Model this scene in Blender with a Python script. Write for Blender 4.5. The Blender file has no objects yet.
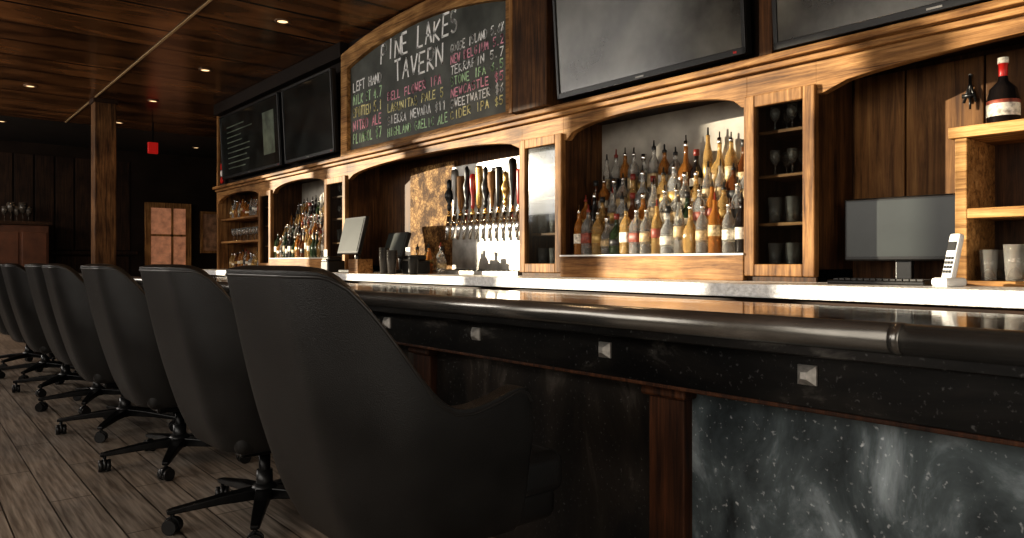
import bpy, bmesh, math, random
from mathutils import Vector, Matrix
random.seed(7)
S = bpy.context.scene
COL = S.collection

# ------------------------------------------------------------------ materials
MATS = {}
def new_mat(name):
    m = bpy.data.materials.new(name); m.use_nodes = True
    MATS[name] = m
    nt = m.node_tree
    return m, nt, nt.nodes["Principled BSDF"]
def simple(name, col, rough=0.5, metal=0.0, bump=0.0, bscale=60, emis=None, estr=0, trans=0, spec=None, var=0.0, vscale=6, coat=0):
    m, nt, b = new_mat(name)
    b.inputs["Base Color"].default_value = (*col, 1)
    b.inputs["Roughness"].default_value = rough
    b.inputs["Metallic"].default_value = metal
    b.inputs["Transmission Weight"].default_value = trans
    b.inputs["Coat Weight"].default_value = coat
    if spec is not None: b.inputs["Specular IOR Level"].default_value = spec
    if emis:
        b.inputs["Emission Color"].default_value = (*emis, 1)
        b.inputs["Emission Strength"].default_value = estr
    tc = nt.nodes.new("ShaderNodeTexCoord")
    if var > 0:
        n = nt.nodes.new("ShaderNodeTexNoise"); n.inputs["Scale"].default_value = vscale; n.inputs["Detail"].default_value = 6
        nt.links.new(tc.outputs["Object"], n.inputs["Vector"])
        r = nt.nodes.new("ShaderNodeValToRGB")
        r.color_ramp.elements[0].position = 0.3; r.color_ramp.elements[1].position = 0.7
        r.color_ramp.elements[0].color = (*[c*(1-var) for c in col], 1)
        r.color_ramp.elements[1].color = (*[min(1, c*(1+var)) for c in col], 1)
        nt.links.new(n.outputs["Fac"], r.inputs["Fac"]); nt.links.new(r.outputs["Color"], b.inputs["Base Color"])
    if bump > 0:
        n = nt.nodes.new("ShaderNodeTexNoise"); n.inputs["Scale"].default_value = bscale; n.inputs["Detail"].default_value = 4
        nt.links.new(tc.outputs["Object"], n.inputs["Vector"])
        bp = nt.nodes.new("ShaderNodeBump"); bp.inputs["Strength"].default_value = bump; bp.inputs["Distance"].default_value = 0.01
        nt.links.new(n.outputs["Fac"], bp.inputs["Height"]); nt.links.new(bp.outputs["Normal"], b.inputs["Normal"])
    return m
def wood(name, dark, mid, light, axis='Y', rough=0.58, scale=1.0, coat=0.0, spec=.25):
    m, nt, b = new_mat(name)
    tc = nt.nodes.new("ShaderNodeTexCoord")
    mp = nt.nodes.new("ShaderNodeMapping")
    sc = {'X': (1.2, 22, 22), 'Y': (22, 1.2, 22), 'Z': (22, 22, 1.2)}[axis]
    mp.inputs["Scale"].default_value = [s*scale for s in sc]
    nt.links.new(tc.outputs["Object"], mp.inputs["Vector"])
    n = nt.nodes.new("ShaderNodeTexNoise"); n.inputs["Scale"].default_value = 1.9; n.inputs["Detail"].default_value = 9; n.inputs["Roughness"].default_value = 0.7
    n.inputs["Distortion"].default_value = 0.5
    nt.links.new(mp.outputs["Vector"], n.inputs["Vector"])
    r = nt.nodes.new("ShaderNodeValToRGB"); cr = r.color_ramp
    cr.elements[0].position = 0.33; cr.elements[0].color = (*dark, 1)
    cr.elements[1].position = 0.68; cr.elements[1].color = (*light, 1)
    e = cr.elements.new(0.5); e.color = (*mid, 1)
    nt.links.new(n.outputs["Fac"], r.inputs["Fac"])
    n2 = nt.nodes.new("ShaderNodeTexNoise"); n2.inputs["Scale"].default_value = 2.6; n2.inputs["Detail"].default_value = 5
    nt.links.new(tc.outputs["Object"], n2.inputs["Vector"])
    r2 = nt.nodes.new("ShaderNodeValToRGB"); r2.color_ramp.elements[0].position = .35; r2.color_ramp.elements[0].color = (.45, .40, .36, 1); r2.color_ramp.elements[1].position = .62; r2.color_ramp.elements[1].color = (1.1, 1.1, 1.1, 1)
    nt.links.new(n2.outputs["Fac"], r2.inputs["Fac"])
    mx = nt.nodes.new("ShaderNodeMix"); mx.data_type = 'RGBA'; mx.blend_type = 'MULTIPLY'; mx.inputs[0].default_value = 1
    nt.links.new(r.outputs[0], mx.inputs[6]); nt.links.new(r2.outputs[0], mx.inputs[7])
    nt.links.new(mx.outputs[2], b.inputs["Base Color"])
    bp = nt.nodes.new("ShaderNodeBump"); bp.inputs["Strength"].default_value = 0.3; bp.inputs["Distance"].default_value = 0.004
    nt.links.new(n.outputs["Fac"], bp.inputs["Height"]); nt.links.new(bp.outputs["Normal"], b.inputs["Normal"])
    b.inputs["Roughness"].default_value = rough
    b.inputs["Specular IOR Level"].default_value = spec
    b.inputs["Coat Weight"].default_value = coat; b.inputs["Coat Roughness"].default_value = 0.25
    return m
OD, OM, OL = (0.07, 0.028, 0.008), (0.31, 0.158, 0.056), (0.52, 0.30, 0.122)
oakY = wood("oak_y", OD, OM, OL, 'Y')
oakZ = wood("oak_z", OD, OM, OL, 'Z')
dwY = wood("dark_wood_y", (0.012, 0.005, 0.002), (0.036, 0.016, 0.007), (0.07, 0.034, 0.014), 'Y')
dwZ = wood("dark_wood_z", (0.02, 0.008, 0.003), (0.085, 0.038, 0.013), (0.17, 0.080, 0.029), 'Z')
rearwood = wood("rear_panel_wood", (0.008, 0.004, 0.002), (0.032, 0.015, 0.007), (0.065, 0.03, 0.013), 'Z')
panZ = wood("panel_wood", (0.08, 0.034, 0.010), (0.20, 0.098, 0.032), (0.30, 0.158, 0.056), 'Z', scale=.7)
barpost = wood("bar_post_wood", (0.010, 0.004, 0.002), (0.055, 0.021, 0.008), (0.11, 0.042, 0.016), 'Z')
black = simple("black_plastic", (0.010, 0.010, 0.010), 0.35)
blackm = simple("black_metal", (0.02, 0.02, 0.02), 0.32, 0.8, var=.3, vscale=20)
vinyl = simple("charcoal_vinyl", (0.0125, 0.012, 0.0115), 0.40, bump=0.25, bscale=420, var=.35, vscale=7, spec=.38)
piping = simple("vinyl_piping", (0.02, 0.019, 0.018), 0.32, spec=.5)
vinyls = simple("black_seat_vinyl", (0.02, 0.02, 0.02), 0.25, bump=0.1, bscale=200)
wallpaint = simple("dark_wall_paint", (0.020, 0.013, 0.009), 0.8, var=.3, vscale=2, spec=.1)
shell_wall = simple("upper_wall_dark", (0.015, 0.009, 0.006), 0.7, var=.2, spec=.2)
lightwall = simple("bay_back_panel", (0.40, 0.37, 0.32), 0.6, var=.2, spec=.2)
greywall = simple("plaster_wall", (0.25, 0.21, 0.165), 0.8, var=.1)
steel = simple("stainless_steel", (0.30, 0.285, 0.26), 0.38, 0.6, var=.35, vscale=9)
chrome = simple("chrome", (0.72, 0.71, 0.69), 0.14, 1.0)
brass = simple("brass", (0.6, 0.38, 0.14), 0.25, .9)
studm = simple("stud_metal", (0.40, 0.38, 0.35), 0.42, .55, var=.3, vscale=50)
silver = simple("hammered_silver_counter", (0.90, 0.90, 0.88), 0.33, 0.0, bump=0.8, bscale=45, var=.2, vscale=50)
white = simple("white_plastic", (0.75, 0.75, 0.73), 0.4)
paper = simple("paper", (0.7, 0.68, 0.63), 0.7)
board = simple("chalkboard_slate", (0.085, 0.090, 0.080), 0.5, var=.45, vscale=4, spec=.3)
tvscr = simple("tv_screen", (0.085, 0.084, 0.074), 0.2, var=.85, vscale=2.6, spec=1.0)  # blank screen; room reflections are painted in as grey mottle
tvdark = simple("tv_screen_dark", (0.014, 0.016, 0.015), 0.14, var=.7, vscale=4, spec=.8)
tvline = simple("tv_menu_graphics", (0.10, 0.12, 0.09), 0.3, var=.6, vscale=9)
monscr = simple("monitor_screen", (0.035, 0.042, 0.041), 0.3, var=.15, spec=.5)
red = simple("red_enamel", (0.5, 0.02, 0.015), 0.35)
redglow = simple("exit_sign_red", (0.3, 0.01, 0.01), 0.4, emis=(1, 0.03, 0.02), estr=.18)
lampglow = simple("lamp_glow", (1, 0.85, 0.65), 0.4, emis=(1, 0.68, 0.36), estr=1.4)
doorglow = simple("lit_door_glass", (0.4, 0.2, 0.12), 0.4, emis=(1.0, 0.45, 0.25), estr=0.14, var=.8, vscale=7)
rim = simple("lamp_trim", (0.25, 0.16, 0.1), 0.3, .5)
chalkw = simple("chalk_white", (0.95, 0.94, 0.90), 0.9, var=.12, vscale=30)
chalkp = simple("chalk_pink", (0.88, 0.40, 0.50), 0.9, var=.2, vscale=30)
chalky = simple("chalk_yellow", (0.88, 0.78, 0.40), 0.9, var=.2, vscale=30)
chalkg = simple("chalk_green", (0.55, 0.78, 0.48), 0.9, var=.2, vscale=30)
tapred = simple("tap_red", (0.28, 0.02, 0.015), 0.3)
ceilseam = simple("ceiling_seam_trim", (0.5, 0.34, 0.18), 0.4)

m, nt, b = new_mat("burl_veneer"); cork = m
tc = nt.nodes.new("ShaderNodeTexCoord")
v = nt.nodes.new("ShaderNodeTexVoronoi"); v.feature = 'DISTANCE_TO_EDGE'; v.inputs["Scale"].default_value = 30
nz = nt.nodes.new("ShaderNodeTexNoise"); nz.inputs["Scale"].default_value = 9; nz.inputs["Detail"].default_value = 7
mxv = nt.nodes.new("ShaderNodeMix"); mxv.data_type = 'RGBA'; mxv.inputs[0].default_value = .18
nt.links.new(tc.outputs["Object"], nz.inputs["Vector"]); nt.links.new(tc.outputs["Object"], mxv.inputs[6]); nt.links.new(nz.outputs["Color"], mxv.inputs[7]); nt.links.new(mxv.outputs[2], v.inputs["Vector"])
r = nt.nodes.new("ShaderNodeValToRGB"); r.color_ramp.elements[0].position = 0.0; r.color_ramp.elements[0].color = (.12, .055, .018, 1); r.color_ramp.elements[1].position = .2; r.color_ramp.elements[1].color = (.36, .22, .09, 1)
nt.links.new(v.outputs["Distance"], r.inputs[0])
r2 = nt.nodes.new("ShaderNodeValToRGB"); r2.color_ramp.elements[0].position = .4; r2.color_ramp.elements[0].color = (.3, .25, .2, 1); r2.color_ramp.elements[1].position = .56; r2.color_ramp.elements[1].color = (1.1, 1.1, 1.1, 1)
nt.links.new(nz.outputs["Fac"], r2.inputs[0])
mx = nt.nodes.new("ShaderNodeMix"); mx.data_type = 'RGBA'; mx.blend_type = 'MULTIPLY'; mx.inputs[0].default_value = 1
nt.links.new(r.outputs[0], mx.inputs[6]); nt.links.new(r2.outputs[0], mx.inputs[7]); nt.links.new(mx.outputs[2], b.inputs["Base Color"]); b.inputs["Roughness"].default_value = .7; b.inputs["Specular IOR Level"].default_value = .15

m, nt, b = new_mat("cabinet_glass"); glassthin = m
tr = nt.nodes.new("ShaderNodeBsdfTransparent"); tr.inputs[0].default_value = (.8, .82, .82, 1)
gl = nt.nodes.new("ShaderNodeBsdfGlossy"); gl.inputs["Roughness"].default_value = 0.04
mx = nt.nodes.new("ShaderNodeMixShader"); mx.inputs[0].default_value = 0.07
nt.links.new(tr.outputs[0], mx.inputs[1]); nt.links.new(gl.outputs[0], mx.inputs[2])
nt.links.new(mx.outputs[0], nt.nodes["Material Output"].inputs[0])

# floor
m, nt, b = new_mat("weathered_floor_planks"); floorm = m
tc = nt.nodes.new("ShaderNodeTexCoord"); sp = nt.nodes.new("ShaderNodeSeparateXYZ"); cb = nt.nodes.new("ShaderNodeCombineXYZ")
nt.links.new(tc.outputs["Object"], sp.inputs[0]); nt.links.new(sp.outputs["Y"], cb.inputs["X"]); nt.links.new(sp.outputs["X"], cb.inputs["Y"])
br = nt.nodes.new("ShaderNodeTexBrick"); br.inputs["Scale"].default_value = 1.0
br.inputs["Brick Width"].default_value = 1.2; br.inputs["Row Height"].default_value = 0.16; br.inputs["Mortar Size"].default_value = 0.003
br.inputs["Color1"].default_value = (0.34, 0.30, 0.262, 1); br.inputs["Color2"].default_value = (0.24, 0.21, 0.18, 1); br.inputs["Mortar"].default_value = (0.03, 0.022, 0.016, 1)
nt.links.new(cb.outputs[0], br.inputs["Vector"])
mp = nt.nodes.new("ShaderNodeMapping"); mp.inputs["Scale"].default_value = (30, 1.3, 1)
nt.links.new(tc.outputs["Object"], mp.inputs["Vector"])
n = nt.nodes.new("ShaderNodeTexNoise"); n.inputs["Scale"].default_value = 2.2; n.inputs["Detail"].default_value = 9; n.inputs["Distortion"].default_value = .4
nt.links.new(mp.outputs[0], n.inputs["Vector"])
r = nt.nodes.new("ShaderNodeValToRGB"); r.color_ramp.elements[0].position = .34; r.color_ramp.elements[0].color = (.45, .42, .39, 1); r.color_ramp.elements[1].position = .66; r.color_ramp.elements[1].color = (1.15, 1.12, 1.08, 1)
nt.links.new(n.outputs["Fac"], r.inputs[0])
mx = nt.nodes.new("ShaderNodeMix"); mx.data_type = 'RGBA'; mx.blend_type = 'MULTIPLY'; mx.inputs[0].default_value = 1
nt.links.new(br.outputs["Color"], mx.inputs[6]); nt.links.new(r.outputs[0], mx.inputs[7]); nt.links.new(mx.outputs[2], b.inputs["Base Color"])
b.inputs["Roughness"].default_value = 0.36

# ceiling
m, nt, b = new_mat("bronze_wood_ceiling"); ceilm = m
tc = nt.nodes.new("ShaderNodeTexCoord")
br = nt.nodes.new("ShaderNodeTexBrick"); br.offset = 0.0; br.inputs["Scale"].default_value = 1.0
br.inputs["Brick Width"].default_value = 2.44; br.inputs["Row Height"].default_value = 0.61; br.inputs["Mortar Size"].default_value = 0.022
br.inputs["Color1"].default_value = (0.24, 0.112, 0.042, 1); br.inputs["Color2"].default_value = (0.115, 0.053, 0.021, 1); br.inputs["Mortar"].default_value = (0.004, 0.002, 0.001, 1)
mpp = nt.nodes.new("ShaderNodeMapping"); mpp.inputs["Location"].default_value = (0.515, 0.1, 0)
nt.links.new(tc.outputs["Object"], mpp.inputs["Vector"]); nt.links.new(mpp.outputs[0], br.inputs["Vector"])
n = nt.nodes.new("ShaderNodeTexNoise"); n.inputs["Scale"].default_value = 1.3; n.inputs["Detail"].default_value = 6; n.inputs["Distortion"].default_value = .6
mp = nt.nodes.new("ShaderNodeMapping"); mp.inputs["Scale"].default_value = (1.0, 2.5, 1)
nt.links.new(tc.outputs["Object"], mp.inputs["Vector"]); nt.links.new(mp.outputs[0], n.inputs["Vector"])
r = nt.nodes.new("ShaderNodeValToRGB"); r.color_ramp.elements[0].position = .35; r.color_ramp.elements[0].color = (.35, .32, .30, 1); r.color_ramp.elements[1].position = .68; r.color_ramp.elements[1].color = (1.45, 1.4, 1.35, 1)
nt.links.new(n.outputs["Fac"], r.inputs[0])
mx = nt.nodes.new("ShaderNodeMix"); mx.data_type = 'RGBA'; mx.blend_type = 'MULTIPLY'; mx.inputs[0].default_value = 1
nt.links.new(br.outputs["Color"], mx.inputs[6]); nt.links.new(r.outputs[0], mx.inputs[7]); nt.links.new(mx.outputs[2], b.inputs["Base Color"])
b.inputs["Roughness"].default_value = 0.22

def patina(name, c0, c1, c2, scale, rough, metal, speck=0.0, stretch=(1, 1, .4), p0=.4, p1=.72, ss=42):
    m, nt, b = new_mat(name)
    tc = nt.nodes.new("ShaderNodeTexCoord"); mp = nt.nodes.new("ShaderNodeMapping"); mp.inputs["Scale"].default_value = stretch
    nt.links.new(tc.outputs["Object"], mp.inputs["Vector"])
    n = nt.nodes.new("ShaderNodeTexNoise"); n.inputs["Scale"].default_value = scale; n.inputs["Detail"].default_value = 9; n.inputs["Roughness"].default_value = .62; n.inputs["Distortion"].default_value = .5
    nt.links.new(mp.outputs[0], n.inputs["Vector"])
    r = nt.nodes.new("ShaderNodeValToRGB"); cr = r.color_ramp
    cr.elements[0].position = p0; cr.elements[0].color = (*c0, 1); cr.elements[1].position = p1; cr.elements[1].color = (*c2, 1)
    e = cr.elements.new((p0+p1)/2); e.color = (*c1, 1)
    nt.links.new(n.outputs["Fac"], r.inputs[0])
    out = r.outputs[0]
    if speck > 0:
        v = nt.nodes.new("ShaderNodeTexNoise"); v.inputs["Scale"].default_value = ss; v.inputs["Detail"].default_value = 2
        nt.links.new(tc.outputs["Object"], v.inputs["Vector"])
        r2 = nt.nodes.new("ShaderNodeValToRGB"); r2.color_ramp.elements[0].position = .64; r2.color_ramp.elements[0].color = (0, 0, 0, 1)
        r2.color_ramp.elements[1].position = .80; r2.color_ramp.elements[1].color = (speck, speck, speck, 1)
        nt.links.new(v.outputs["Fac"], r2.inputs[0])
        mx = nt.nodes.new("ShaderNodeMix"); mx.data_type = 'RGBA'; mx.blend_type = 'ADD'; mx.inputs[0].default_value = 1
        nt.links.new(out, mx.inputs[6]); nt.links.new(r2.outputs[0], mx.inputs[7]); out = mx.outputs[2]
    nt.links.new(out, b.inputs["Base Color"])
    b.inputs["Roughness"].default_value = rough; b.inputs["Metallic"].default_value = metal
    bp = nt.nodes.new("ShaderNodeBump"); bp.inputs["Strength"].default_value = .15; bp.inputs["Distance"].default_value = .005
    nt.links.new(n.outputs["Fac"], bp.inputs["Height"]); nt.links.new(bp.outputs["Normal"], b.inputs["Normal"])
    return m
barpanel = patina("zinc_patina_reflection_panel", (0.022, 0.028, 0.031), (0.10, 0.122, 0.13), (0.44, 0.50, 0.53), 5.0, 0.33, 0.25, speck=.5, p0=.34, p1=.72, ss=66, stretch=(1, 1, .6))  # patina mottle and specks, with reflected light painted into the paler tones
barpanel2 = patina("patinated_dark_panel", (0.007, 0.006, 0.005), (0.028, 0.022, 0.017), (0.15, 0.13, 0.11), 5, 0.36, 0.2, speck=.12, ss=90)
apronm = patina("blackened_steel_apron", (0.006, 0.0055, 0.005), (0.016, 0.014, 0.012), (0.14, 0.13, 0.115), 11, 0.3, 0.4, speck=.09, stretch=(1, .3, 1), ss=90, p0=.42, p1=.75)
bartopm = patina("lacquered_bar_top", (0.006, 0.0045, 0.004), (0.020, 0.014, 0.011), (0.07, 0.052, 0.038), 5, 0.06, 0.0, stretch=(1, .5, 1))
railm = patina("burnished_steel_rail", (0.19, 0.183, 0.17), (0.28, 0.27, 0.25), (0.48, 0.465, 0.44), 6, 0.25, 0.85, stretch=(1, .3, 1))

gl_clear = simple("glass_clear", (0.93, 0.92, 0.88), 0.04, trans=.88)
gl_amber = simple("glass_amber", (0.55, 0.24, 0.06), 0.06, trans=.6)
gl_gold = simple("glass_gold", (0.74, 0.50, 0.21), 0.06, trans=.7)
gl_brown = simple("glass_brown", (0.10, 0.035, 0.012), 0.08, trans=.2)
gl_green = simple("glass_green", (0.03, 0.05, 0.025), 0.08, trans=.3)
gl_dark = simple("glass_black", (0.012, 0.01, 0.01), 0.1)
gl_blue = simple("glass_pale", (0.82, 0.84, 0.84), 0.05, trans=.8)
lb = [simple("label_white", (.66, .62, .53), .5, var=.5, vscale=60), simple("label_cream", (.46, .35, .20), .5, var=.5, vscale=70),
      simple("label_red", (.22, .05, .03), .5, var=.5, vscale=60), simple("label_black", (.02, .02, .02), .4), simple("label_gold", (.40, .27, .10), .35, .5)]
cp = [simple("cap_black", (.015, .015, .015), .4), simple("cap_red", (.2, .03, .02), .4), chrome]
BM = [gl_clear, gl_amber, gl_gold, gl_brown, gl_green, gl_dark, gl_blue] + lb + cp

# ------------------------------------------------------------------ helpers
def link(o, parent=None):
    COL.objects.link(o)
    if parent: o.parent = parent
    return o
def empty(name, loc=(0, 0, 0), rz=0):
    e = bpy.data.objects.new(name, None); e.location = loc; e.rotation_euler = (0, 0, rz); e.empty_display_size = .1
    return link(e)
def mesh_obj(name, verts, faces, mat, parent=None, smooth=False):
    me = bpy.data.meshes.new(name); me.from_pydata(verts, [], faces); me.update()
    bm = bmesh.new(); bm.from_mesh(me); bmesh.ops.recalc_face_normals(bm, faces=bm.faces); bm.to_mesh(me); bm.free()
    if smooth:
        for p in me.polygons: p.use_smooth = True
    o = bpy.data.objects.new(name, me)
    if mat: me.materials.append(mat)
    return link(o, parent)
def bev(o, w, seg=2):
    md = o.modifiers.new("bevel", 'BEVEL'); md.width = w; md.segments = seg; md.limit_method = 'ANGLE'; md.angle_limit = math.radians(40)
    return o
def box(name, x0, x1, y0, y1, z0, z1, mat, parent=None, bw=0.0):
    v = [(x, y, z) for x in (x0, x1) for y in (y0, y1) for z in (z0, z1)]
    f = [(0, 1, 3, 2), (4, 6, 7, 5), (0, 4, 5, 1), (2, 3, 7, 6), (0, 2, 6, 4), (1, 5, 7, 3)]
    o = mesh_obj(name, v, f, mat, parent)
    if bw: bev(o, bw)
    return o
def boxes(name, lst, mat, parent=None, bw=0.0):
    V = []; F = []
    for (x0, x1, y0, y1, z0, z1) in lst:
        k = len(V)
        V += [(x, y, z) for x in (x0, x1) for y in (y0, y1) for z in (z0, z1)]
        F += [tuple(k+i for i in f) for f in [(0, 1, 3, 2), (4, 6, 7, 5), (0, 4, 5, 1), (2, 3, 7, 6), (0, 2, 6, 4), (1, 5, 7, 3)]]
    o = mesh_obj(name, V, F, mat, parent)
    if bw: bev(o, bw)
    return o
def prism_yz(name, pts, x0, x1, mat, parent=None, bw=0):
    n = len(pts)
    V = [(x0, y, z) for y, z in pts] + [(x1, y, z) for y, z in pts]
    F = [tuple(range(n)), tuple(range(2*n-1, n-1, -1))] + [(i, (i+1) % n, n+(i+1) % n, n+i) for i in range(n)]
    o = mesh_obj(name, V, F, mat, parent)
    if bw: bev(o, bw)
    return o
def lathe_into(V, F, MI, prof, cx, cy, cz, seg=12, mi=None, sq=False, M=None):
    k = len(V); n = len(prof)
    for (r, z, mm) in prof:
        for i in range(seg):
            a = 2*math.pi*(i+.5)/seg
            c, s = math.cos(a), math.sin(a)
            if sq and r > .02:
                e = .35; c2 = math.copysign(abs(c)**e, c); s2 = math.copysign(abs(s)**e, s); c, s = c2*.92, s2*.92
            V.append((cx + r*c, cy + r*s, cz + z))
    for j in range(n-1):
        for i in range(seg):
            a = k+j*seg+i; b_ = k+j*seg+(i+1) % seg
            F.append((a, b_, b_+seg, a+seg)); MI.append(prof[j][2])
    F.append(tuple(k+i for i in range(seg))[::-1]); MI.append(prof[0][2])
    F.append(tuple(k+(n-1)*seg+i for i in range(seg))); MI.append(prof[-1][2])
def multi(name, V, F, MI, mats, parent=None, smooth=True):
    me = bpy.data.meshes.new(name); me.from_pydata(V, [], F)
    for mm in mats: me.materials.append(mm)
    for p, i in zip(me.polygons, MI): p.material_index = i; p.use_smooth = smooth and len(p.vertices) == 4
    me.update()
    o = bpy.data.objects.new(name, me)
    return link(o, parent)
def lathe(name, prof, loc, mat, parent=None, seg=24):
    V, F, MI = [], [], []
    lathe_into(V, F, MI, [(r, z, 0) for r, z in prof], *loc, seg=seg)
    return multi(name, V, F, MI, [mat], parent)
def tube(name, p0, p1, r0, r1, mat, parent=None, seg=12):
    p0 = Vector(p0); p1 = Vector(p1); d = (p1-p0); q = d.to_track_quat('Z', 'Y')
    V = []
    for p, r in ((p0, r0), (p1, r1)):
        for i in range(seg):
            a = 2*math.pi*i/seg
            V.append(tuple(p + q @ Vector((r*math.cos(a), r*math.sin(a), 0))))
    F = [(i, (i+1) % seg, seg+(i+1) % seg, seg+i) for i in range(seg)] + [tuple(range(seg))[::-1], tuple(range(seg, 2*seg))]
    o = mesh_obj(name, V, F, mat, parent)
    for p in o.data.polygons: p.use_smooth = len(p.vertices) == 4
    return o

def bottle(V, F, MI, x, y, z, kind=None, seg=10, sc=1.0):
    kind = kind if kind is not None else random.randrange(6)
    g = random.choice([0, 0, 0, 1, 1, 2, 2, 1, 3, 4, 0, 6, 5, 0, 6, 2])
    l = 7+random.choice([0, 0, 1, 1, 0, 2, 3, 4]); c = 12+random.choice([0, 0, 2, 2, 2, 1])
    h = random.uniform(.265, .325)*sc; r = random.uniform(.032, .041)
    e = .0012
    if kind in (0, 1, 2):
        prof = [(r*.9, 0, g), (r, .01, g), (r, .07, g), (r+e, .071, l), (r+e, h*.42, l), (r, h*.42+.001, g), (r*.97, h*.56, g), (r*.75, h*.64, g), (.013, h*.73, g), (.012, h*.84, c), (.014, h*.845, c), (.014, h*.89, c), (.006, h*.90, c), (.004, h, c)]
        sq = kind == 2
    elif kind == 3:
        r *= 1.15; h *= .86
        prof = [(r*.9, 0, g), (r, .012, g), (r, .05, g), (r+e, .051, l), (r+e, h*.36, l), (r, h*.36+.001, g), (r*.95, h*.5, g), (r*.5, h*.64, g), (.014, h*.7, g), (.013, h*.86, c), (.017, h*.87, c), (.017, h, c)]
        sq = False
    elif kind == 4:
        r *= .88; h *= 1.07
        prof = [(r, 0, g), (r, .09, g), (r+e, .091, l), (r+e, h*.46, l), (r, h*.46+.001, g), (r*.9, h*.6, g), (.018, h*.7, g), (.012, h*.78, g), (.013, h*.88, c), (.006, h*.89, c), (.004, h, c)]
        sq = False
    else:
        prof = [(r*.85, 0, g), (r*1.05, .02, g), (r*1.1, h*.3, g), (r*1.02, h*.42, g), (.018, h*.56, g), (.012, h*.68, g), (.012, h*.80, g), (.014, h*.81, c), (.014, h*.9, c), (.005, h*.91, c), (.004, h, c)]
        sq = True
    lathe_into(V, F, MI, prof, x, y, z, seg=16 if sq else seg, sq=sq)
def glassware(V, F, MI, x, y, z, stem=True, s=1.0):
    if stem: prof = [(.032*s, 0, 0), (.03*s, .004, 0), (.005, .01, 0), (.004, .07*s, 0), (.022*s, .085*s, 0), (.036*s, .12*s, 0), (.032*s, .17*s, 0), (.029*s, .17*s, 0), (.03*s, .125*s, 0), (.01, .09*s, 0)]
    else: prof = [(.028*s, 0, 0), (.036*s, .13*s, 0), (.033*s, .13*s, 0), (.025*s, .01, 0)]
    lathe_into(V, F, MI, prof, x, y, z, seg=14)

# ------------------------------------------------------------------ room
CZ = 3.11
XL = -2.2; YB = -2.6; YF = 15.5
CE = 12.9
box("floor", XL-.2, 6.2, YB-.2, YF+.2, -.1, 0, floorm)
box("ceiling", XL-.2, 6.2, YB-.2, CE, CZ, CZ+.1, ceilm)
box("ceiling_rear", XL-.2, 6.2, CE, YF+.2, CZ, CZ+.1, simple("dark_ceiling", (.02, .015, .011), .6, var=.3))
box("trim_1", 1.915, 1.935, YB, CE, CZ-.008, CZ, ceilseam)
wy = [(6.6, 8.0), (8.15, 9.9), (10.05, 11.9), (12.05, 13.7), (13.85, 15.2)]
wz0, wz1 = 1.69, 3.04
L = [(XL-.2, XL, YB, YF, 0, wz0), (XL-.2, XL, YB, YF, wz1, CZ), (XL-.2, XL, YB, wy[0][0], wz0, wz1)]
for i in range(len(wy)-1): L.append((XL-.2, XL, wy[i][1], wy[i+1][0], wz0, wz1))
L.append((XL-.2, XL, wy[-1][1], YF, wz0, wz1))
boxes("wall_left", L, greywall)
fr = []
for a, b_ in wy:
    fr += [(XL-.14, XL-.08, a, a+.04, wz0, wz1), (XL-.14, XL-.08, b_-.04, b_, wz0, wz1), (XL-.14, XL-.08, a, b_, wz0, wz0+.04), (XL-.14, XL-.08, a, b_, wz1-.04, wz1)]
boxes("window_1", fr, dwZ)
box("wall_front", XL-.2, 6.2, YB-.2, YB, 0, CZ, greywall)
box("wall_back", XL-.2, 6.2, YF, YF+.2, 0, CZ, wallpaint)
boxes("wall_back_panelling", [(XL+.02+.62*k, XL+.60+.62*k, YF-.03, YF-.005, .12, 1.1) for k in range(9)]+[(XL+.02, 3.5, YF-.045, YF-.005, 1.14, 1.2)]+[(XL+.02+.31*k, XL+.31+.31*k-.012, YF-.02, YF-.005, 1.22, 2.9) for k in range(18)], rearwood, None, .004)
box("wall_right", 3.72, 3.9, YB, 10.3, 0, CZ, wallpaint)
box("wall_right_rear", 6.0, 6.2, 10.3, YF, 0, CZ, wallpaint)
box("wall_jog", 3.9, 6.0, 10.1, 10.3, 0, CZ, wallpaint)

# ------------------------------------------------------------------ back bar
bb = empty("back_bar_cabinet")
XF, XB = 3.30, 3.68
TOP = 1.97
bays = [(-1.3, 1.76), (2.125, 3.47), (3.88, 6.47), (6.92, 8.32), (8.69, 10.2)]
posts = [(1.76, 2.125), (3.47, 3.88), (6.47, 6.92), (8.32, 8.69)]
box("base_cabinet", 2.93, 3.70, -2.2, 10.2, 0, .868, dwY, bb)
box("silver_countertop", 2.86, 3.70, -2.2, 10.25, .845, .905, silver, bb, .006)
for i, (a, b_) in enumerate(bays):
    spring, crown = 1.785, 1.885
    pts = [(a, TOP), (a, spring)]
    N = 26
    ins = .03
    for k in range(N+1):
        t = k/N; y = a+ins+(b_-a-2*ins)*t
        u = 2*t-1
        z = spring + (crown-spring)*math.sqrt(max(0, 1-abs(u)**2.3))*1.0
        pts.append((y, z))
    pts += [(b_, spring), (b_, TOP)]
    prism_yz("arched_fascia_%d" % (i+1), pts, XF, XF+.05, oakY, bb, .003)
    box("bay_top_%d" % (i+1), XF+.05, XB, a, b_, 1.925, TOP, dwY, bb)
box("cornice_upper", XF-.07, XF+.06, -1.6, 10.22, TOP, TOP+.035, oakY, bb, .006)
box("cornice_lower", XF-.035, XF, -1.6, 10.22, TOP-.03, TOP, oakY, bb, .006)
box("end_panel_left", XF, XB, 10.2, 10.26, .905, CZ, oakZ, bb, .004)
box("end_panel_right", XF, XB, -1.6, -1.3, .905, TOP, oakZ, bb, .004)
V, F, MI = [], [], []
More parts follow.
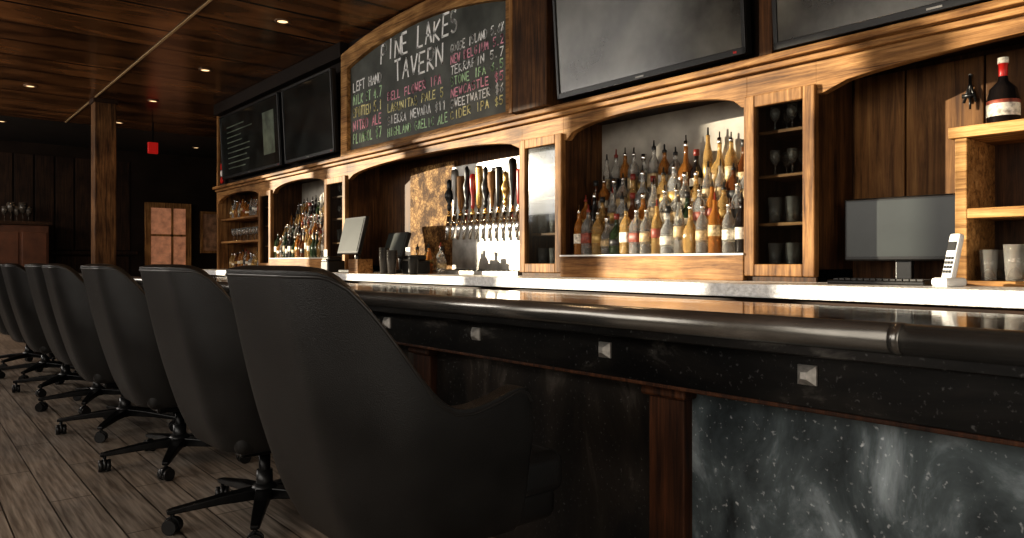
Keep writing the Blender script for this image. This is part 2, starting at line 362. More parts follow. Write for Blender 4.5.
for i, (a, b_) in enumerate(posts):
    z0, z1 = .905, TOP
    boxes("post_cabinet_%d" % (i+1), [(XF+.02, XB, a, a+.03, z0, z1), (XF+.02, XB, b_-.03, b_, z0, z1), (XB-.02, XB, a, b_, z0, z1),
        (XF, XB, a, b_, z0, z0+.06)], dwZ, bb)
    boxes("post_header_%d" % (i+1), [(XF, XF+.04, a, b_, 1.80, TOP)], oakY, bb)
    boxes("post_shelves_%d" % (i+1), [(XF+.05, XB, a+.03, b_-.03, z, z+.015) for z in (1.18, 1.42, 1.64)], oakY, bb)
    w = .055
    boxes("door_frame_%d" % (i+1), [(XF-.025, XF+.02, a-.005, a+w, .93, 1.83), (XF-.025, XF+.02, b_-w, b_+.005, .93, 1.83),
        (XF-.025, XF+.02, a+w, b_-w, .93, .99), (XF-.025, XF+.02, a+w, b_-w, 1.77, 1.83)], oakZ, bb, .005)
    box("door_glass_%d" % (i+1), XF-.006, XF-.002, a+w, b_-w, .99, 1.77, glassthin, bb)
    for z in (.965, 1.195, 1.435, 1.655):
        for k in range(3):
            for xx in (XF+.11, XF+.22):
                glassware(V, F, MI, xx, a+.09+(b_-a-.18)*k/2, z, stem=(z > 1.2), s=.75 if z > 1.2 else 1)
multi("cabinet_glassware", V, F, MI, [gl_clear])
box("bay_back_2", XB-.02, XB+.02, 2.125, 3.47, .905, TOP, lightwall, bb)
box("bay_back_4", XB-.02, XB+.02, 6.92, 8.32, .905, TOP, lightwall, bb)
box("bay_back_5", XB-.02, XB+.02, 8.69, 10.2, .905, TOP, panZ, bb)
box("bay_back_3", XB-.02, XB+.02, 3.88, 6.47, .905, TOP, dwZ, bb)
boxes("bay_back_1", [(XB-.02, XB+.02, -1.3, 1.76, .905, TOP)], dwZ, bb)
boxes("cupboard_doors", [(XB-.045, XB-.02, b_+.004, a-.004, 1.25, 1.90) for a, b_ in ((1.745, 1.50), (1.50, 1.17), (1.17, .84), (.84, .51), (.51, .18), (.18, -.15), (-.15, -.48), (-.48, -.81), (-.81, -1.14))], panZ, bb, .004)
boxes("cupboard_rail", [(XB-.06, XB-.02, -1.3, 1.75, 1.20, 1.24)], panZ, bb, .004)
def tiers(a, b_, idx, name):
    box("bottle_sill_%d" % idx, XF-.03, XB-.02, a+.002, b_-.002, .905, 1.035, oakY, bb, .005)
    box("bottle_sill_edge_%d" % idx, XF-.035, XF+.3, a+.002, b_-.002, 1.035, 1.045, white, bb)
    n = 4
    st = [(XF+.07*k+.075, XB-.02, a+.01, b_-.01, 1.045, 1.045+.115*k) for k in range(1, n)]
    boxes("bottle_riser_%d" % idx, st, dwY, bb)
    V, F, MI = [], [], []
    for k in range(n):
        x = XF+.045+.083*k
        z = 1.046+.115*k
        y = a+.06
        while y < b_-.05:
            bottle(V, F, MI, x+random.uniform(-.004, .004), y, z, seg=10, sc=1.12 if k == 3 else 1)
            y += random.uniform(.076, .084)
    return multi(name, V, F, MI, BM)
tiers(2.125, 3.47, 2, "liquor_bottles")
tiers(6.92, 8.32, 4, "liquor_bottles.001")
boxes("bay_shelves_5", [(XF+.04, XB-.02, 8.69, 10.2, 1.25, 1.275), (XF+.04, XB-.02, 8.69, 10.2, 1.55, 1.575)], oakY, bb)
V, F, MI = [], [], []
for z in (.906, 1.576):
    y = 8.78
    while y < 10.12:
        bottle(V, F, MI, XF+.15, y, z, sc=.85); y += .1
multi("liquor_bottles.002", V, F, MI, BM)
V, F, MI = [], [], []
for k in range(11): glassware(V, F, MI, XF+.16, 8.8+k*.125, 1.276)
multi("wine_glasses", V, F, MI, [gl_clear])

box("wall_upper_right", XF+.03, 3.72, -1.6, 10.2, TOP+.0, CZ, shell_wall)
boxes("upper_pilasters", [(XF-.12, XF+.03, 3.50, 3.86, TOP+.035, CZ), (XF-.05, XF+.03, 1.955, 2.03, TOP+.035, CZ), (XF-.05, XF+.03, -1.2, -.9, TOP+.035, CZ)], dwZ, bb, .006)
boxes("pilaster_edge", [(XF-.125, XF+.02, 3.84, 3.875, TOP+.035, CZ)], oakZ, bb, .004)
box("crown_left", XF-.06, XF+.03, 6.5, 10.2, 2.96, CZ-.002, shell_wall, bb, .006)

# ------------------------------------------------------------------ chalkboard
cbp = empty("chalkboard_menu")
ya, yb_ = 3.90, 6.50
def archpts(a, b_, z0, zs, zc, N=24):
    pts = [(a, z0)]
    for k in range(N+1):
        t = k/N; u = 2*t-1
        pts.append((a+(b_-a)*t, zs+(zc-zs)*(1-u*u)))
    pts.append((b_, z0)); return pts
prism_yz("slate", archpts(ya+.1, yb_-.12, 2.02, 2.83, 2.97), XF-.01, XF+.03, board, cbp)
outer = archpts(ya, yb_, 2.006, 2.98, 3.10); inner = archpts(ya+.1, yb_-.12, 2.045, 2.83, 2.97)
n = len(outer); V = []; F = []
for x in (XF-.05, XF+.02):
    V += [(x, y, z) for y, z in outer] + [(x, y, z) for y, z in inner]
for i in range(n):
    j = (i+1) % n
    F += [(i, j, n+j, n+i), (2*n+i, 3*n+i, 3*n+j, 2*n+j), (i, 2*n+i, 2*n+j, j), (n+i, n+j, 3*n+j, 3*n+i)]
frame_oak = wood("frame_oak", (0.10, 0.042, 0.012), (0.44, 0.24, 0.085), (0.68, 0.42, 0.18), 'Y')
o = mesh_obj("frame", V, F, frame_oak, cbp)
def arc(cx, cy, rx, ry, a0, a1, n=8):
    return [(cx+rx*math.cos(math.radians(a0+(a1-a0)*i/n)), cy+ry*math.sin(math.radians(a0+(a1-a0)*i/n))) for i in range(n+1)]
G = {
 'A': [[(0, 0), (.5, 1), (1, 0)], [(.2, .38), (.8, .38)]],
 'B': [[(0, 0), (0, 1)], [(0, 1)]+arc(.5, .76, .4, .24, 90, -90)+[(0, .52)], [(0, .52)]+arc(.5, .26, .48, .26, 90, -90)+[(0, 0)]],
 'C': [arc(.5, .5, .5, .5, 50, 310, 12)],
 'D': [[(0, 0), (0, 1)], [(0, 1)]+arc(.4, .5, .58, .5, 90, -90)+[(0, 0)]],
 'E': [[(.9, 1), (0, 1), (0, 0), (.95, 0)], [(0, .5), (.75, .5)]],
 'F': [[(.9, 1), (0, 1), (0, 0)], [(0, .5), (.7, .5)]],
 'G': [arc(.5, .5, .5, .5, 50, 340, 12)+[(.97, .42), (.55, .42)]],
 'H': [[(0, 0), (0, 1)], [(1, 0), (1, 1)], [(0, .5), (1, .5)]],
 'I': [[(.5, 0), (.5, 1)]],
 'K': [[(0, 0), (0, 1)], [(.9, 1), (0, .45), (.95, 0)]],
 'L': [[(0, 1), (0, 0), (.85, 0)]],
 'M': [[(0, 0), (.1, 1), (.5, .35), (.9, 1), (1, 0)]],
 'N': [[(0, 0), (0, 1), (1, 0), (1, 1)]],
 'O': [arc(.5, .5, .5, .5, 90, 450, 14)],
 'P': [[(0, 0), (0, 1)], [(0, 1)]+arc(.5, .74, .42, .26, 90, -90)+[(0, .48)]],
 'R': [[(0, 0), (0, 1)], [(0, 1)]+arc(.5, .74, .42, .26, 90, -90)+[(0, .48), (.95, 0)]],
 'S': [arc(.5, .74, .42, .26, 40, 250, 8)+arc(.5, .26, .45, .26, 80, -140, 8)],
 'T': [[(0, 1), (1, 1)], [(.5, 1), (.5, 0)]],
 'U': [[(0, 1), (0, .4)]+arc(.5, .4, .5, .4, 180, 360)+[(1, 1)]],
 'V': [[(0, 1), (.5, 0), (1, 1)]],
 'W': [[(0, 1), (.25, 0), (.5, .7), (.75, 0), (1, 1)]],
 'X': [[(0, 1), (1, 0)], [(0, 0), (1, 1)]],
 'Y': [[(0, 1), (.5, .5), (1, 1)], [(.5, .5), (.5, 0)]],
 '5': [[(.9, 1), (.1, 1), (.05, .55)]+arc(.45, .3, .45, .3, 110, -140)],
 '6': [[(.8, 1), (.2, .55)]+arc(.5, .28, .42, .28, 160, 520, 12)],
 '7': [[(0, 1), (1, 1), (.35, 0)]],
 '4': [[(.7, 0), (.7, 1), (0, .35), (1, .35)]],
 '1': [[(.3, .8), (.55, 1), (.55, 0)]],
 '2': [arc(.5, .7, .42, .3, 160, -30)+[(0, 0), (1, 0)]],
 '0': [arc(.5, .5, .38, .5, 90, 450, 14)],
 '.': [[(.4, 0), (.5, .06)]], "'": [[(.5, 1), (.4, .75)]],
 '$': [arc(.5, .7, .4, .22, 40, 250, 6)+arc(.5, .28, .42, .22, 80, -140, 6), [(.5, 1.1), (.5, -.1)]],
 '%': [[(0, 0), (1, 1)], arc(.2, .8, .18, .18, 0, 360, 6), arc(.8, .2, .18, .18, 0, 360, 6)],
}
def chalk(body, y, z, h, width, mat, slope=0, th=.1, x=XF-.0115, wf=1.0):
    V = []; F = []
    n = len(body); adv = width/n; lw = adv*.70
    for i, ch in enumerate(body):
        if ch not in G: continue
        oy = i*adv+random.uniform(-.03, .03)*adv; oz = slope*i*adv+random.uniform(-.05, .05)*h
        sh = random.uniform(-.06, .10); hs = h*random.uniform(.92, 1.05)
        for st in G[ch]:
            P = [Vector((oy+px*lw+py*hs*sh, oz+py*hs)) for px, py in st]
            for a, b_ in zip(P, P[1:]):
                d = b_-a
                if d.length < 1e-6: continue
                d.normalize(); nn = Vector((-d.y, d.x))*th*h*.5*random.uniform(.8, 1.15); ex = d*th*h*.3
                q = len(V)
                for p in (a-ex+nn, a-ex-nn, b_+ex-nn, b_+ex+nn): V.append((x-.0001*(i % 3), y-p.x, z+p.y))
                F.append((q, q+1, q+2, q+3))
    return mesh_obj("chalk_lettering", V, F, mat, cbp)
chalk("PINE LAKES", 5.80, 2.765, .165, 1.20, chalkw, .0, .13)
chalk("TAVERN", 5.56, 2.555, .165, .76, chalkw, .0, .13)
for i, (s, mm) in enumerate([("LEFT HAND", chalkw), ("MILK ST 4.7", chalkg), ("SPOTTED 5.1", chalky), ("NITRO ALE", chalkp), ("PLIMSOL $7", chalkg)]):
    chalk(s, 6.32, 2.60-.122*i, .085, .54, mm, 0, .16)
for i, (s, mm) in enumerate([("BELL FLOWER IPA", chalkp), ("LAGUNITAS PALE 5", chalky), ("SIERRA NEVADA $11", chalkw), ("HIGHLAND GAELIC ALE", chalkg)]):
    chalk(s, 5.68, 2.41-.105*i, .070, .84+.03*i, mm, 0, .16)
for i, (s, mm) in enumerate([("GOOSE ISLAND 5.6%", chalkw), ("NEW BELGIUM 5.2", chalkp), ("TERRAPIN 5.7", chalkw), ("STONE IPA 6.5", chalkg), ("NEWCASTLE $5", chalkp), ("SWEETWATER $6", chalkw), ("CIDER IPA $5", chalky)]):
    chalk(s, 4.72, 2.62-.086*i, .062, .66, mm, .03, .16)

# ------------------------------------------------------------------ TVs
def tv(name, y0, y1, z0, z1, scr, tilt=4, menu=False):
    cy, cz = (y0+y1)/2, (z0+z1)/2; w, h = (y1-y0)/2, (z1-z0)/2
    e = empty(name, (XF-.10, cy, cz)); e.rotation_euler = (0, math.radians(-tilt), 0)
    bz = .022
    box("housing", 0, .05, -w, w, -h, h, black, e, .006)
    boxes("bezel", [(-.012, 0, -w, w, h-bz, h), (-.012, 0, -w, w, -h, -h+bz*1.6), (-.012, 0, -w, -w+bz, -h, h), (-.012, 0, w-bz, w, -h, h)], black, e, .003)
    box("screen", -.003, 0.001, -w+bz, w-bz, -h+bz*1.6, h-bz, scr, e)
    box("wall_bracket", .05, .125, -.2, .2, -.15, .15, blackm, e)
    box("brand_bar", -.0135, -.011, -.03, .03, -h+.012, -h+.02, steel, e)
    box("status_led", -.0135, -.011, -w+.05, -w+.07, -h+.012, -h+.022, red, e)
    if menu:
        rr = random.Random(3)
        boxes("menu_graphics", [(-.0045, -.003, w*.75-rr.uniform(.5, 1.1)*w*.8-.1, w*.75, -h*.72+k*h*.16, -h*.72+k*h*.16+.014) for k in range(9)]+[(-.0045, -.003, -w*.85, -w*.5, -h*.6, h*.6)], tvline, e)
tv("wall_television", 2.08, 3.44, 2.03, 2.84, tvscr)
tv("wall_television.001", .50, 1.93, 2.01, 2.84, tvscr)
tv("wall_television.002", 6.56, 7.74, 2.06, 2.86, tvdark, 3)
tv("wall_television.003", 7.86, 9.75, 2.06, 2.86, tvdark, 3, True)

# ------------------------------------------------------------------ taps
tp = empty("beer_tap_wall")
box("steel_backsplash", XB-.10, XB-.02, 3.90, 5.12, .905, 1.80, steel, tp, .004)
box("drip_tray", XF+.02, XB-.10, 3.95, 5.08, .905, .935, steel, tp, .004)
boxes("drip_grille", [(XF+.04, XB-.12, 3.97+.06*k, 3.985+.06*k, .935, .94) for k in range(18)], blackm, tp)
box("burl_side_panel", XB-.06, XB-.02, 5.14, 5.85, .905, 1.86, cork, tp, .004)
hm = [black, oakZ, tapred, black, brass, black, oakZ, black, brass, tapred, black, oakZ, steel, black]
for k in range(14):
    y = 3.98+.082*k; x = XB-.10; z = 1.33
    tube("shank_%d" % k, (x, y, z), (x-.08, y, z), .014, .014, chrome, tp)
    tube("collar_%d" % k, (x-.0, y, z), (x-.01, y, z), .028, .028, brass, tp)
    tube("faucet_%d" % k, (x-.08, y, z+.04), (x-.11, y, z-.15), .021, .012, chrome, tp)
    lathe("tap_bonnet_%d" % k, [(.018, 0), (.020, .02), (.012, .03), (.011, .06)], (x-.08, y, z+.04), brass if k % 2 else chrome, tp, 12)
    hh = random.uniform(.26, .36); w = random.uniform(.9, 1.3); t = k % 3
    if t == 0: pr = [(.011, 0), (.015, .03), (.013*w, .10), (.026*w, hh*.55), (.030*w, hh*.85), (.022*w, hh*.97), (.006, hh)]
    elif t == 1: pr = [(.011, 0), (.018, .02), (.018, .05), (.012, .06), (.030*w, hh*.4), (.034*w, hh*.55), (.018, hh*.68), (.02, hh*.78), (.022, hh*.92), (.008, hh)]
    else: pr = [(.012, 0), (.022, .03), (.026*w, hh*.5), (.028*w, hh*.95), (.026*w, hh)]
    lathe("tap_handle_%d" % k, pr, (x-.08, y, z+.09), hm[k], tp, 12)
# ------------------------------------------------------------------ POS & counter stuff
e = empty("pos_terminal", (3.14, 5.98, .905), math.radians(-2))
box("foot", -.12, .12, -.12, .12, 0, .03, black, e, .01)
tube("neck", (.03, 0, .02), (.0, 0, .24), .03, .025, black, e)
o = box("display", -.02, .02, -.21, .21, -.17, .17, black, e, .008); o.location = (-.03, 0, .33); o.rotation_euler = (0, math.radians(14), 0)
o = box("display_glass", -.024, -.019, -.19, .19, -.15, .15, monscr, e); o.location = (-.03, 0, .33); o.rotation_euler = (0, math.radians(14), 0)
e = empty("pos_terminal.001", (3.3, 5.5, .905), math.radians(-2))
box("foot", -.1, .1, -.1, .1, 0, .03, black, e, .01)
tube("neck", (.03, 0, .02), (.0, 0, .2), .03, .025, black, e)
o = box("display", -.02, .02, -.17, .17, -.11, .11, black, e, .008); o.location = (-.03, 0, .24); o.rotation_euler = (0, math.radians(18), 0)
o = box("display_glass", -.024, -.019, -.155, .155, -.095, .095, monscr, e); o.location = (-.03, 0, .24); o.rotation_euler = (0, math.radians(18), 0)
def printer(name, x, y):
    e = empty(name, (x, y, .905))
    box("body", -.09, .09, -.075, .075, 0, .11, black, e, .015)
    box("lid", -.08, .06, -.07, .07, .11, .15, black, e, .015)
    box("receipt", -.075, -.07, -.035, .035, .12, .21, paper, e)
    box("paper_slot", -.092, -.07, -.045, .045, .105, .115, steel, e)
printer("receipt_printer", 3.12, 6.40); printer("receipt_printer.001", 3.16, 5.02)
e = empty("napkin_caddy", (2.98, 5.60, .905))
boxes("tray", [(-.07, .07, -.08, .08, 0, .012), (-.07, -.058, -.08, .08, .012, .12), (.058, .07, -.08, .08, .012, .12), (-.058, .058, -.08, -.068, .012, .12), (-.058, .058, .068, .08, .012, .12)], oakY, e)
box("napkins", -.05, .05, -.06, .06, .012, .1, white, e, .004)
def cupstack(name, x, y, mat, n=5):
    V, F, MI = [], [], []
    for k in range(n):
        lathe_into(V, F, MI, [(.03, .022*k, 0), (.042, .12+.022*k, 0), (.044, .122+.022*k, 0), (.038, .12+.022*k, 0)], x, y, .905, seg=18)
    return multi(name, V, F, MI, [mat])
cupstack("plastic_cup_stack", 3.0, 5.24, simple("smoked_plastic", (.07, .065, .06), .2, trans=.3)); cupstack("plastic_cup_stack.001", 3.0, 5.12, MATS["smoked_plastic"], 4)
cupstack("plastic_cup_stack.002", 3.0, 4.80, black, 2)
V, F, MI = [], [], []
for k in range(5): bottle(V, F, MI, 3.3+.05*(k % 2), 5.22-.09*k, .905, sc=.8)
multi("mixer_bottles", V, F, MI, BM)
e = empty("bar_mat", (3.05, 7.6, .905)); box("rubber_mat", -.12, .12, -.3, .3, 0, .012, black, e, .004); boxes("mat_ribs", [(-.11, .11, -.28+.04*k, -.27+.04*k, .012, .017) for k in range(15)], black, e)

# ------------------------------------------------------------------ right bay objects
e = empty("computer_monitor", (3.48, 1.45, .905), math.radians(4))
box("foot", -.1, .09, -.13, .13, 0, .018, black, e, .006)
box("neck", .02, .05, -.035, .035, .015, .2, black, e, .005)
box("casing", -.02, .02, -.25, .25, .10, .39, black, e, .008)
box("screen", -.023, -.019, -.235, .235, .12, .375, monscr, e)
e = empty("computer_keyboard", (3.2, 1.42, .905), 0)
box("tray", -.07, .07, -.2, .2, 0, .018, black, e, .005)
boxes("keys", [(-.06+.024*r_, -.042+.024*r_, -.19+.0265*c_, -.169+.0265*c_, .018, .025) for r_ in range(5) for c_ in range(14)], simple("key_grey", (.05, .05, .05), .5), e)
e = empty("cordless_phone", (3.12, 1.13, .905), math.radians(-25))
box("cradle", -.045, .055, -.04, .04, 0, .035, white, e, .012)
o = box("handset", -.014, .014, -.026, .026, 0, .19, white, e, .010); o.location = (.0, 0, .02); o.rotation_euler = (0, math.radians(14), 0)
o = boxes("keypad", [(-.0165, -.014, -.018+.013*c_, -.009+.013*c_, .03+.018*r_, .041+.018*r_) for c_ in range(3) for r_ in range(4)]+[(-.0165, -.014, -.018, .018, .12, .155)], black, e); o.location = (0, 0, .02); o.rotation_euler = (0, math.radians(14), 0)
sh = empty("open_shelf_unit")
y0, y1, x0, x1 = .1, 1.17, 3.30, 3.63
boxes("uprights", [(x0, x1, y1-.045, y1, .905, 1.50), (x0, x1, y0, y0+.045, .905, 1.50)], frame_oak, sh, .004)
boxes("shelf_boards", [(x0-.015, x1, y0-.02, y1+.02, 1.50, 1.545), (x0, x1, y0+.045, y1-.045, 1.175, 1.215), (x0, x1, y0+.045, y1-.045, .905, .925)], frame_oak, sh, .004)
box("back_panel", x1-.015, x1, y0, y1, .905, 1.5, dwZ, sh)
V, F, MI = [], [], []
for i in range(2):
    for k in range(10): glassware(V, F, MI, 3.37+.11*i, 1.07-.09*k, .926, stem=False, s=1.1 if k % 2 else .95)
multi("tumbler_glasses", V, F, MI, [gl_clear], sh)
V, F, MI = [], [], []
lathe_into(V, F, MI, [(.05, 0, 5), (.058, .01, 5), (.058, .035, 5), (.0592, .036, 7), (.0592, .085, 7), (.0592, .086, 9), (.0592, .10, 9), (.058, .101, 5), (.048, .15, 5), (.02, .18, 5), (.016, .2, 13), (.017, .25, 13), (.02, .251, 7), (.02, .275, 13)], 3.42, 1.035, 1.546, seg=20)
multi("liqueur_bottle", V, F, MI, BM[:13]+[red]+BM[14:])
V, F, MI = [], [], []
for k in range(4): bottle(V, F, MI, 3.46, .84-.12*k, 1.546)
multi("spirit_bottles", V, F, MI, BM)
e = empty("hanging_corkscrew", (XB-.065, 1.22, 1.70))
tube("stem", (0, 0, .02), (0, 0, .12), .006, .006, black, e); tube("handle", (0, -.02, .03), (0, .03, .03), .01, .01, black, e); tube("spiral", (0, 0, -.03), (0, 0, .02), .004, .006, black, e); tube("hook", (0.02, 0, .12), (-.005, 0, .12), .005, .005, steel, e)
tube("lever_1", (0, 0, .08), (0, .025, .0), .006, .006, black, e); tube("lever_2", (0, 0, .08), (0, -.025, .0), .006, .006, black, e)

# ------------------------------------------------------------------ front bar
bar = empty("bar_counter")
Y0, Y1 = -1.6, 9.6
box("body", 1.66, 2.05, Y0, Y1, 0, .83, dwY, bar)
box("top_slab", 1.47, 2.17, Y0, Y1, .83, .868, bartopm, bar, .004)
box("apron", 1.55, 1.66, Y0, Y1, .675, .83, apronm, bar, .004)
box("apron_lip", 1.545, 1.57, Y0, Y1, .668, .678, barpost, bar, .002)
yj = [.62, 3.06, 5.5, 7.94]
ed = [Y0]+yj+[Y1]
for i in range(len(ed)-1):
    tube("rail_%d" % (i+1), (1.478, ed[i]+.004, .852), (1.478, ed[i+1]-.004, .852), .031, .031, railm, bar, 28)
for i, y in enumerate(yj):
    tube("rail_sleeve_%d" % (i+1), (1.478, y-.010, .852), (1.478, y+.010, .852), .032, .032, railm, bar, 28)
box("rail_flange", 1.475, 1.55, Y0, Y1, .80, .832, apronm, bar, .003)
y = .845-.61*3
V = []; F = []
while y < Y1:
    s = .022; q = len(V)
    for xx, ss in ((1.55, s), (1.544, s), (1.528, s*.35)):
        V += [(xx, y-ss, .750-ss), (xx, y+ss, .750-ss), (xx, y+ss, .750+ss), (xx, y-ss, .750+ss)]
    for j in range(2):
        for i in range(4): F.append((q+4*j+i, q+4*j+(i+1) % 4, q+4*j+4+(i+1) % 4, q+4*j+4+i))
    F.append((q+8, q+9, q+10, q+11)); y += .61
mesh_obj("pyramid_studs", V, F, studm, bar)
py = [1.28+1.22*k for k in range(-2, 7)]
for i, y in enumerate(py):
    box("pilaster_%d" % (i+1), 1.60, 1.66, y-.06, y+.06, 0, .64, barpost, bar, .004)
    box("pilaster_cap_%d" % (i+1), 1.58, 1.66, y-.075, y+.075, .635, .675, barpost, bar, .008)
for i in range(len(py)-1):
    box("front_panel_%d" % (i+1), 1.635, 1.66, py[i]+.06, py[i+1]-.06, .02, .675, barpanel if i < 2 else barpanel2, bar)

# ------------------------------------------------------------------ chairs
def chair(name, x, y, rz=0.0, a0=0.0):
    e = empty(name, (x, y, 0), rz)
    NT, NS = 48, 12
    XFR = .155
    def plan(t):
        s = abs(t); sg = 1 if t >= 0 else -1
        W = .285; xb = -.235; R = .14; xf = XFR
        back = W-R; arc_ = R*math.pi/2; side = xf-(xb+R)
        tot = back+arc_+side; l = s*tot
        if l < back: return xb, sg*l
        if l < back+arc_:
            a = (l-back)/R; return xb+R-R*math.cos(a), sg*(W-R+R*math.sin(a))
        return xb+R+(l-back-arc_), sg*W
    def topz(px_):
        P = [(-.235, .988), (-.205, .984), (-.185, .96), (-.16, .90), (-.135, .83), (-.11, .76), (-.085, .70), (-.05, .668), (-.01, .664), (.05, .684), (.10, .702), (.128, .696), (.145, .668), (XFR, .60)]
        if px_ <= P[0][0]: return P[0][1]
        for (a, za), (b_, zb) in zip(P, P[1:]):
            if px_ <= b_:
                u = (px_-a)/(b_-a); return za+(zb-za)*u
        return P[-1][1]
    V = []; F = []; edge = []
    zb0 = .335
    def pt(t, s):
        x_, y_ = plan(t)
        zt = topz(x_)
        backness = max(0, min(1, (.05-x_)/.28))
        z = zb0+(zt-zb0)*s
        hz = (z-zb0)/(.985-zb0)
        lean = -.17*hz*backness
        wid = .88+.17*min(1, hz*2.2) - .06*max(0, hz-.6)
        tuck = 1.0
        if s < .12: tuck = .93+.07*(s/.12)
        bulge = -.012*math.sin(math.pi*min(1, hz))*backness
        return Vector(((x_*tuck)+lean+bulge+.02, y_*wid*tuck, z))
    for i in range(NT+1):
        t = -1+2*i/NT
        for j in range(NS+1): V.append(tuple(pt(t, j/NS)))
    for i in range(NT):
        for j in range(NS):
            a = i*(NS+1)+j
            F.append((a, a+1, a+NS+2, a+NS+1))
    o = mesh_obj("shell", V, F, vinyl, e, True)
    md = o.modifiers.new("thick", 'SOLIDIFY'); md.thickness = .052; md.offset = 0
    md = o.modifiers.new("bevel", 'BEVEL'); md.width = .012; md.segments = 2; md.limit_method = 'ANGLE'; md.angle_limit = math.radians(50)
    md = o.modifiers.new("sub", 'SUBSURF'); md.levels = 1; md.render_levels = 1
    # welt piping that follows the outer top edge
    cu = bpy.data.curves.new("piping", 'CURVE'); cu.dimensions = '3D'; cu.bevel_depth = .0042; cu.bevel_resolution = 2
    sp_ = cu.splines.new('POLY'); PP = []
    for i in range(1, 96):
        t = -1+2*i/96
        p = pt(t, 1); t0 = pt(t-.01, .97); t1 = pt(t+.01, .97); up = pt(t, 1)-pt(t, .9)
        tang = (t1-t0); nrm = tang.cross(up)
        if nrm.length < 1e-9: continue
        nrm.normalize()
        if nrm.dot(Vector((p.x-.0, p.y, 0))) < 0: nrm.negate()
        PP.append(p + nrm*.0235 - up.normalized()*.014)
    sp_.points.add(len(PP)-1)
    for q, p in zip(sp_.points, PP): q.co = (*p, 1)
    cu.materials.append(piping)
    link(bpy.data.objects.new("piping", cu), e)
    def cushion(nm, x0, x1, w, z0, z1, mat, r):
        o = box(nm, x0, x1, -w, w, z0, z1, mat, e)
        md = o.modifiers.new("b", 'BEVEL'); md.width = r; md.segments = 5
        for p in o.data.polygons: p.use_smooth = True
        return o
    cushion("seat_base", -.2, .325, .25, .315, .415, vinyl, .035)
    cushion("seat_cushion", -.2, .345, .26, .385, .50, vinyls, .035)
    o = cushion("back_cushion", -.05, .05, .22, -.24, .22, vinyls, .045)
    o.location = (-.275, 0, .68); o.rotation_euler = (0, math.radians(-13), 0)
    box("tilt_mechanism", -.12, .12, -.08, .08, .265, .32, blackm, e, .01)
    tube("tilt_lever", (0, -.08, .285), (.02, -.25, .275), .006, .008, black, e)
    tube("gas_column", (0, 0, .10), (0, 0, .27), .022, .022, blackm, e, 16)
    tube("column_shroud", (0, 0, .10), (0, 0, .19), .034, .03, black, e, 16)
    lathe("hub", [(.03, .075), (.05, .08), (.052, .12), (.036, .14)], (0, 0, 0), black, e)
    for k in range(5):
        a = 2*math.pi*k/5+a0
        c, s = math.cos(a), math.sin(a)
        R = .33
        V = []; prof = [(.03, .03, .082, .125), (.16, .024, .082, .115), (R, .017, .072, .092), (R+.02, .014, .072, .088)]
        for (l, w, za, zb) in prof:
            V += [(l*c - w*s*sg, l*s + w*c*sg, z) for z in (za, zb) for sg in (-1, 1)]
        F = []
        for j in range(3):
            q = 4*j
            F += [(q, q+1, q+5, q+4), (q+2, q+6, q+7, q+3), (q, q+4, q+6, q+2), (q+1, q+3, q+7, q+5)]
        F += [(0, 2, 3, 1), (12, 13, 15, 14)]
        bev(mesh_obj("base_leg_%d" % (k+1), V, F, blackm, e), .005)
        a2 = a+random.uniform(-1, 1)
        cx, cy = R*c, R*s
        ax = Vector((math.cos(a2), math.sin(a2), 0))
        tube("caster_stem_%d" % (k+1), (cx, cy, .045), (cx, cy, .08), .008, .008, blackm, e, 8)
        for w, off in enumerate((-.016, .016)):
            p = Vector((cx, cy, .028))+ax*off
            tube("caster_wheel_%d_%d" % (k+1, w+1), p-ax*.010, p+ax*.010, .028, .028, black, e, 18)
        tube("caster_hood_%d" % (k+1), Vector((cx, cy, .034))-ax*.007, Vector((cx, cy, .034))+ax*.007, .030, .030, black, e, 14)
    return e
CH = [(1.03, 1.69, 0.0, .3), (1.10, 2.85, .03, .45), (1.08, 3.92, .0, .5), (1.04, 4.90, -.03, .4), (1.06, 5.80, .03, .5), (1.0, 6.70, 0, .3), (.98, 7.6, .04, .3), (.96, 8.5, 0, .2)]
for i, (x, y, rz, a0) in enumerate(CH):
    chair("bar_armchair" if i == 0 else "bar_armchair.%03d" % i, x, y, rz, a0)

# ------------------------------------------------------------------ ceiling lights
k = 0
for (x, y) in [(2.58, 4.15), (2.58, 6.27), (2.58, 8.4), (2.55, 10.45), (1.2, 10.5), (1.17, 13.4), (2.55, 12.4), (1.2, 5.2), (1.2, 2.2), (2.58, 1.9), (4.2, 14.2), (1.1, 14.2)]:
    e = empty("recessed_downlight" if k == 0 else "recessed_downlight.%03d" % k, (x, y, CZ)); k += 1
    lathe("trim_ring", [(.07, -.001), (.07, -.008), (.05, -.012), (.048, -.004)], (0, 0, 0), rim, e)
    lathe("lamp", [(.045, -.003), (.045, -.006), (.02, -.010)], (0, 0, 0), lampglow, e)
    la = bpy.data.lights.new("downlight_lamp", 'SPOT'); la.energy = 16; la.color = (1, .68, .38); la.spot_size = 1.9; la.spot_blend = .8; la.shadow_soft_size = .05
    lo = bpy.data.objects.new("downlight_lamp", la); lo.location = (0, 0, -.03); link(lo, e)

